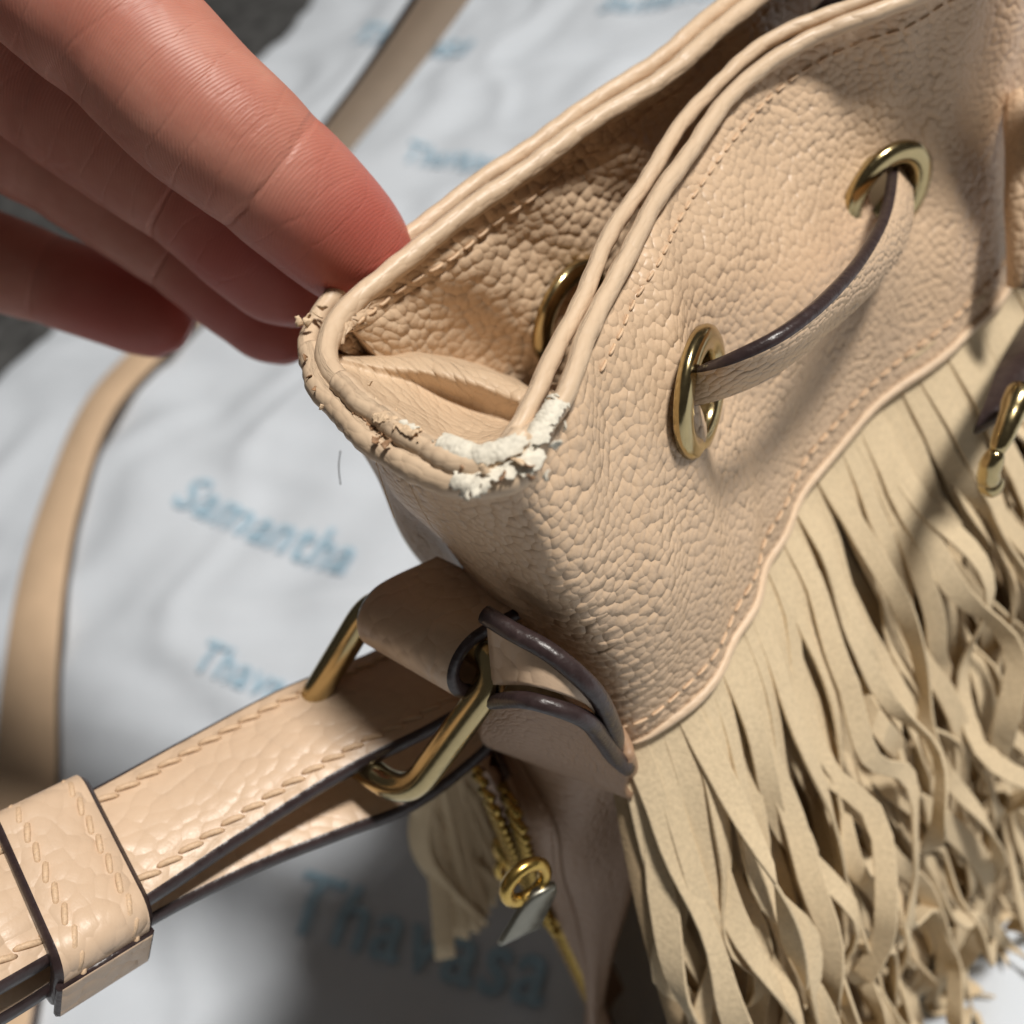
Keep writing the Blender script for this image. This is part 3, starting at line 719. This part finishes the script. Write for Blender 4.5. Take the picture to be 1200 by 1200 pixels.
# --- damage: white core showing at the near corner, flakes and scuffs
def vnoise(x, y, seed):
    r = np.random.default_rng(seed); o = 0
    for k in range(7):
        a = r.uniform(0, 6.28); f = r.uniform(.7, 1.5)*(1.55**k); o = o + np.sin(f*(x*np.cos(a) + y*np.sin(a)) + r.uniform(0, 6.28) + .8*np.sin(f*.6*(y*np.cos(a) - x*np.sin(a)) + k))/1.35**k
    return o
def peel(pts, z, r, a0, a1, seed, mat=None, ragged=.50, name='peeled_edge'):
    P = even(spline(np.array([PH(px, py, z) for px, py in pts]), 200), 150); T, N, B = frames(P, Z)
    ang = np.linspace(math.radians(a0), math.radians(a1), 70); S_ = np.linspace(0, 1, 150)
    L = np.linalg.norm(np.diff(P, axis=0), axis=1).sum()
    xx, yy = np.meshgrid(S_*L*1500, ang*r*1500, indexing='ij')
    nz = vnoise(xx, yy, seed)
    rad = r*1.035 + .00009*vnoise(xx*.35, yy*.5, seed) + .00004*nz
    V = P[:, None] + rad[:, :, None]*(np.cos(ang)[None, :, None]*N[:, None] + np.sin(ang)[None, :, None]*B[:, None])
    edge = np.minimum(np.minimum(S_, 1-S_)[:, None]*5, np.minimum(np.linspace(0, 1, 70), np.linspace(1, 0, 70))[None]*3.2)
    keep_ = edge + .22*vnoise(xx*.8, yy*.8, seed+2) > ragged
    F = [f for f in grid_faces(150, 70) if all(keep_[i // 70, i % 70] for i in f)]
    bm = bmesh.new(); me = mesh_obj(name, V.reshape(-1, 3), F, mat or m_white, bag, np.stack([xx, yy], 2).reshape(-1, 2)/1500)
    bm.from_mesh(me.data); bmesh.ops.delete(bm, geom=[v for v in bm.verts if not v.link_faces], context='VERTS'); bm.to_mesh(me.data); bm.free()
    if name == 'peeled_edge': me['label'] = 'white core showing where the rim leather has peeled'
    md = me.modifiers.new('thick', 'SOLIDIFY'); md.thickness = .00018; md.offset = 0
    return me
peel(((508, 520), (530, 530), (560, 540), (598, 532), (618, 512)), .1908, .0016, -85, 85, 3)
peel(((534, 562), (562, 572), (592, 566), (622, 545), (634, 530)), .1893, .0018, -110, 80, 8)
peel(((598, 560), (622, 530), (642, 500), (660, 470)), .1893, .00145, -100, 90, 15)
peel(((590, 548), (606, 535), (628, 520), (640, 500)), .1900, .0013, -90, 90, 21)
peel(((560, 556), (590, 556), (615, 545)), .1898, .0012, -80, 80, 27)
peel(((472, 504), (484, 511), (498, 518)), .1908, .00152, -30, 50, 33, ragged=.5)
peel(((412, 492), (436, 512), (462, 532)), .1893, .00172, -80, 20, 41, m_scuff, ragged=.75, name='scuff')
peel(((440, 488), (470, 506), (505, 527)), .1908, .00152, -60, 60, 47, m_flake, ragged=.85, name='scuff')
def flake(p, size, mat, seed):
    r = np.random.default_rng(seed); a = unit(r.normal(size=3)); b = unit(np.cross(a, r.normal(size=3))); c_ = np.cross(a, b)
    V = []; n = 7; wi = size*r.uniform(.3, .6)
    curl = r.uniform(.5, 1.6)
    for i in range(n):
        x = i/(n-1); an = x*curl
        ctr = p + a*size*math.sin(an)/curl + c_*size*(1-math.cos(an))/curl
        for y in (-1, 0, 1): V.append(ctr + b*wi*y*(1 - .6*x)*(r.uniform(.6, 1.2)) + c_*.1*wi*abs(y))
    o = mesh_obj('leather_flake', V, grid_faces(n, 3), mat, bag); md = o.modifiers.new('t', 'SOLIDIFY'); md.thickness = size*.12
k = 0
for (px, py, sz, mt) in ((352, 382, .0014, m_flake), (358, 376, .0012, m_flake), (366, 366, .0016, m_flake), (374, 362, .0014, m_flake), (364, 380, .0012, m_flake), (357, 416, .0010, m_scuff), (361, 440, .0009, m_scuff), (367, 458, .0010, m_scuff), (378, 474, .0008, m_flake),
                         (536, 536, .0012, m_flake), (548, 548, .0016, m_scuff), (518, 532, .0013, m_scuff), (570, 556, .0012, m_flake), (604, 536, .0018, m_flake), (612, 545, .0014, m_scuff), (640, 552, .0012, m_white), (656, 522, .0014, m_white), (585, 565, .0016, m_scuff), (545, 578, .0012, m_white), (560, 580, .0012, m_white), (625, 562, .0013, m_scuff), (664, 500, .0012, m_white), (440, 512, .0011, m_scuff), (448, 524, .0013, m_scuff), (472, 512, .0008, m_flake), (455, 505, .0009, m_flake), (443, 468, .0009, m_flake), (432, 452, .0008, m_flake), (465, 478, .0007, m_flake)):
    flake(PH(px, py, .1915), sz, mt, k); k += 1
# stray fibres sticking out of the near corner
for s_, e_ in (((470, 545), (512, 608)), ((478, 548), (500, 575)), ((440, 540), (470, 600))):
    p0, p1 = PH(*s_, .188), PH(*e_, .181)
    tube('loose_fibre', even(spline(np.array([p0, (p0+p1)/2 + GO*.0012 + RC*.0006, p1 + GO*.001]), 20), 12), .00006, m_thread, bag, k=5)
reparent(bag)
for o in list(bpy.data.objects):
    pass

# ------------------------------------------------------------------ loose hair on the cloth
P = even(spline(np.array([PH(399, 528, .17), PH(397, 545, .169), PH(399, 568, .168)]), 20), 14)
hr = tube('hair', P - P.mean(0), .00008, m_hair, None, k=5); hr.location = P.mean(0)
hr['label'] = 'short dark hair standing off the cloth left of the bag corner'; hr['category'] = 'hair'

# ------------------------------------------------------------------ hand
t = NT('skin')
uvn = t.n('ShaderNodeUVMap'); sp = t.n('ShaderNodeSeparateXYZ'); t.l(uvn.outputs[0], sp.inputs[0])
tc = t.n('ShaderNodeTexCoord')
ns = t.n('ShaderNodeTexNoise'); ns.inputs['Scale'].default_value = 90; ns.inputs['Detail'].default_value = 5; t.l(tc.outputs['Object'], ns.inputs['Vector'])
n2 = t.n('ShaderNodeTexNoise'); n2.inputs['Scale'].default_value = 1400; n2.inputs['Detail'].default_value = 3; t.l(tc.outputs['Object'], n2.inputs['Vector'])
base = t.mix(t.ramp(ns.outputs[0], [(.35, 0.), (.65, 1.)]), (.43, .155, .11), (.52, .23, .17))
tip = t.n('ShaderNodeMapRange', interpolation_type='SMOOTHSTEP'); tip.inputs['From Min'].default_value = -.030; tip.inputs['From Max'].default_value = -.012; t.l(sp.outputs[0], tip.inputs['Value'])
base = t.mix(t.mth('MULTIPLY', tip.outputs[0], .8), base, (.46, .105, .085))
t.l(base, t.b.inputs['Base Color'])
wv = t.n('ShaderNodeTexWave'); wv.wave_type = 'BANDS'; wv.bands_direction = 'X'; wv.inputs['Scale'].default_value = 700; wv.inputs['Distortion'].default_value = 5.; wv.inputs['Detail'].default_value = 1; wv.inputs['Detail Scale'].default_value = .2
cb2 = t.n('ShaderNodeCombineXYZ'); crv = t.mth('MULTIPLY', t.mth('POWER', t.mth('ABSOLUTE', sp.outputs[1]), 2.), -38.)
t.l(t.mth('ADD', sp.outputs[0], crv), cb2.inputs[0]); t.l(sp.outputs[1], cb2.inputs[1]); t.l(cb2.outputs[0], wv.inputs['Vector'])
hh_ = t.mth('MULTIPLY_ADD', n2.outputs[0], .5, t.mth('MULTIPLY', wv.outputs[0], .55))
nb1 = t.bump(hh_, .000032)
# long fine skin creases, mostly across the finger, and blotches
mpc = t.n('ShaderNodeMapping'); mpc.inputs['Scale'].default_value = (1.0, .30, 1); t.l(uvn.outputs[0], mpc.inputs[0])
nw = t.n('ShaderNodeTexNoise'); nw.inputs['Scale'].default_value = 300; nw.inputs['Detail'].default_value = 2; t.l(mpc.outputs[0], nw.inputs['Vector'])
va = t.n('ShaderNodeVectorMath', operation='SCALE'); va.inputs['Scale'].default_value = .0022; t.l(nw.outputs['Color'], va.inputs[0])
vb = t.n('ShaderNodeVectorMath', operation='ADD'); t.l(mpc.outputs[0], vb.inputs[0]); t.l(va.outputs[0], vb.inputs[1])
vo = t.n('ShaderNodeTexVoronoi'); vo.voronoi_dimensions = '2D'; vo.feature = 'DISTANCE_TO_EDGE'; vo.inputs['Scale'].default_value = 260; t.l(vb.outputs[0], vo.inputs['Vector'])
cr = t.n('ShaderNodeMapRange', interpolation_type='SMOOTHSTEP'); cr.inputs['From Max'].default_value = .09; t.l(vo.outputs['Distance'], cr.inputs['Value'])
nb2 = t.bump(cr.outputs[0], .000028, prev=nb1)
dj = t.mth('ABSOLUTE', t.mth('ADD', sp.outputs[0], .0250)); dj2 = t.mth('ADD', dj, t.mth('MULTIPLY', t.mth('SUBTRACT', nw.outputs[0], .5), .0016))
cj = t.n('ShaderNodeMapRange', interpolation_type='SMOOTHSTEP'); cj.inputs['From Max'].default_value = .0007; t.l(dj2, cj.inputs['Value'])
t.l(t.bump(cj.outputs[0], .00013, prev=nb2), t.b.inputs['Normal'])
t.b.inputs['Roughness'].default_value = .48; t.b.inputs['Specular IOR Level'].default_value = .38
t.b.inputs['Subsurface Weight'].default_value = .15; t.b.inputs['Subsurface Radius'].default_value = (1, .3, .15); t.b.inputs['Subsurface Scale'].default_value = .0025
m_skin = t.m

touch = PH(432, 312, .186) - NF*.0100
fingers = {
    'index': ([(-150, -255, .1215), (-20, -105, .1235), (85, -10, .1245), (165, 62, .1265), (230, 128, .128), (283, 172, .1295), (368, 248, .1350), (424, 302, .1415), (446, 324, .1450), (458, 338, .148)],
              [.0105, .0105, .0104, .0101, .0097, .0094, .0088, .0077, .0060, .003]),
    'middle': ([(-220, -120, .139), (-60, 5, .141), (50, 90, .143), (145, 160, .145), (250, 240, .148), (310, 300, .151), (345, 345, .1545), (362, 370, .157)],
               [.0104, .0102, .0104, .0098, .0093, .0086, .0066, .003]),
    'ring': ([(-260, 0, .156), (-90, 95, .159), (40, 165, .162), (130, 222, .164), (235, 300, .167), (300, 355, .170), (335, 395, .172), (350, 415, .174)],
             [.0102, .0099, .0100, .0094, .0088, .0082, .0064, .003]),
    'little': ([(-300, 190, .172), (-150, 255, .174), (-40, 295, .176), (50, 325, .1775), (130, 353, .179), (180, 372, .180), (206, 383, .1805), (222, 391, .181)],
               [.0088, .0085, .0085, .0080, .0076, .0072, .0058, .003])}
hm = MB(); AX = {}
for nm, (pts, rad) in fingers.items():
    P = np.array([[*PT(*p), r] for p, r in zip(pts, rad)]); Q = spline(P, 70); L = np.r_[0, np.cumsum(np.linalg.norm(np.diff(Q[:, :3], axis=0), axis=1))]; L -= L[-1]
    r = Q[:, 3].copy(); r = np.maximum(r, .001)
    for pos, dep, wd_ in ((-.0245, .00030, .0009), (-.0262, .00015, .0007), (-.047, .00035, .0014), (-.0495, .0003, .0010)):
        r -= dep*np.exp(-((L - pos)/wd_)**2)
    for pos, a in ((-.014, .00015), (-.036, .0002)): r += a*np.exp(-((L - pos)/.007)**2)
    Q2 = even(np.c_[Q[:, :3], r, L], 110)
    hm.tube(Q2[:, :3], Q2[:, 3], k=30); AX[nm] = Q2
# palm, thumb and wrist lie beyond the picture's edge
pc = [AX[k][0][:3] for k in ('index', 'middle', 'ring', 'little')]
back = unit(pc[1] - AX['middle'][30][:3])
for a in pc: hm.tube(even(np.array([a + back*-.004, a + back*.03, (sum(pc)/4)*.4 + a*.6 + back*.065]), 24), np.linspace(.0115, .0125, 24), k=20)
for f_ in (.33, .66): 
    for i in range(3):
        a = pc[i]*(1-f_) + pc[i+1]*f_
        hm.tube(even(np.array([a + back*.006, a + back*.03, (sum(pc)/4)*.4 + a*.6 + back*.065]), 24), .0122, k=20)
wr = sum(pc)/4 + back*.085
hm.tube(even(np.array([sum(pc)/4 + back*.045, wr, wr + back*.05, wr + back*.14]), 30), np.interp(np.linspace(0, 1, 30), [0, .3, 1], [.024, .026, .034]), k=28)
tq = spline(np.array([[*PT(a, b, t_), r_] for a, b, t_, r_ in ((-420, -640, .128, .019), (-270, -560, .119, .0185), (-95, -445, .113, .0165), (0, -335, .1125, .0125), (38, -275, .113, .0112), (62, -225, .1145, .0092), (70, -205, .116, .004))]), 60)  # unseen thumb, its path placed to shade the lower fingers
hm.tube(tq[:, :3], np.maximum(tq[:, 3], .003), k=26)
tk = PT(-420, -640, .128); hm.tube(even(np.array([pc[0]*.5 + pc[1]*.5 + back*.04, (pc[0] + back*.05 + tk)/2, tk, PT(-270, -560, .119)]), 30), .018, k=24)
hand = mesh_obj('hand', hm.V, hm.F, m_skin)
md = hand.modifiers.new('remesh', 'REMESH'); md.mode = 'VOXEL'; md.voxel_size = .00062; md.use_smooth_shade = True
sm = hand.modifiers.new('smooth', 'SMOOTH'); sm.iterations = 5; sm.factor = .5
dg = bpy.context.evaluated_depsgraph_get(); dg.update()
me2 = bpy.data.meshes.new_from_object(hand.evaluated_get(dg)); hand.modifiers.clear(); old = hand.data; hand.data = me2; me2.name = 'hand'
if not me2.materials: me2.materials.append(m_skin)
co = np.zeros(len(me2.vertices)*3); me2.vertices.foreach_get('co', co); co = co.reshape(-1, 3)
bestd = np.full(len(co), 9.); lu = np.zeros((len(co), 2))
for nm, Q2 in AX.items():
    T, N, B = frames(Q2[:, :3], -FW)
    for i0 in range(0, len(co), 20000):
        sl = slice(i0, i0+20000); dm = np.linalg.norm(co[sl, None] - Q2[None, :, :3], axis=2); j = dm.argmin(1); dmin = dm[np.arange(len(j)), j] - Q2[j, 3]
        r_ = co[sl] - Q2[j, :3]; ang = np.arctan2((r_*B[j]).sum(1), (r_*N[j]).sum(1)); along_ = Q2[j, 4] + (r_*T[j]).sum(1)
        up = dmin < bestd[sl]; b = bestd[sl]; b[up] = dmin[up]; bestd[sl] = b; x = lu[sl]; x[up] = np.stack([along_, ang*.009], 1)[up]; lu[sl] = x
l = me2.uv_layers.new(name='UVMap') if 'UVMap' not in me2.uv_layers else me2.uv_layers['UVMap']
idx = np.zeros(len(me2.loops), np.int32); me2.loops.foreach_get('vertex_index', idx); l.data.foreach_set('uv', lu[idx].astype(np.float32).ravel())
hand['label'] = "person's bare hand reaching in from the top left, index fingertip behind the bag rim"; hand['category'] = 'hand'
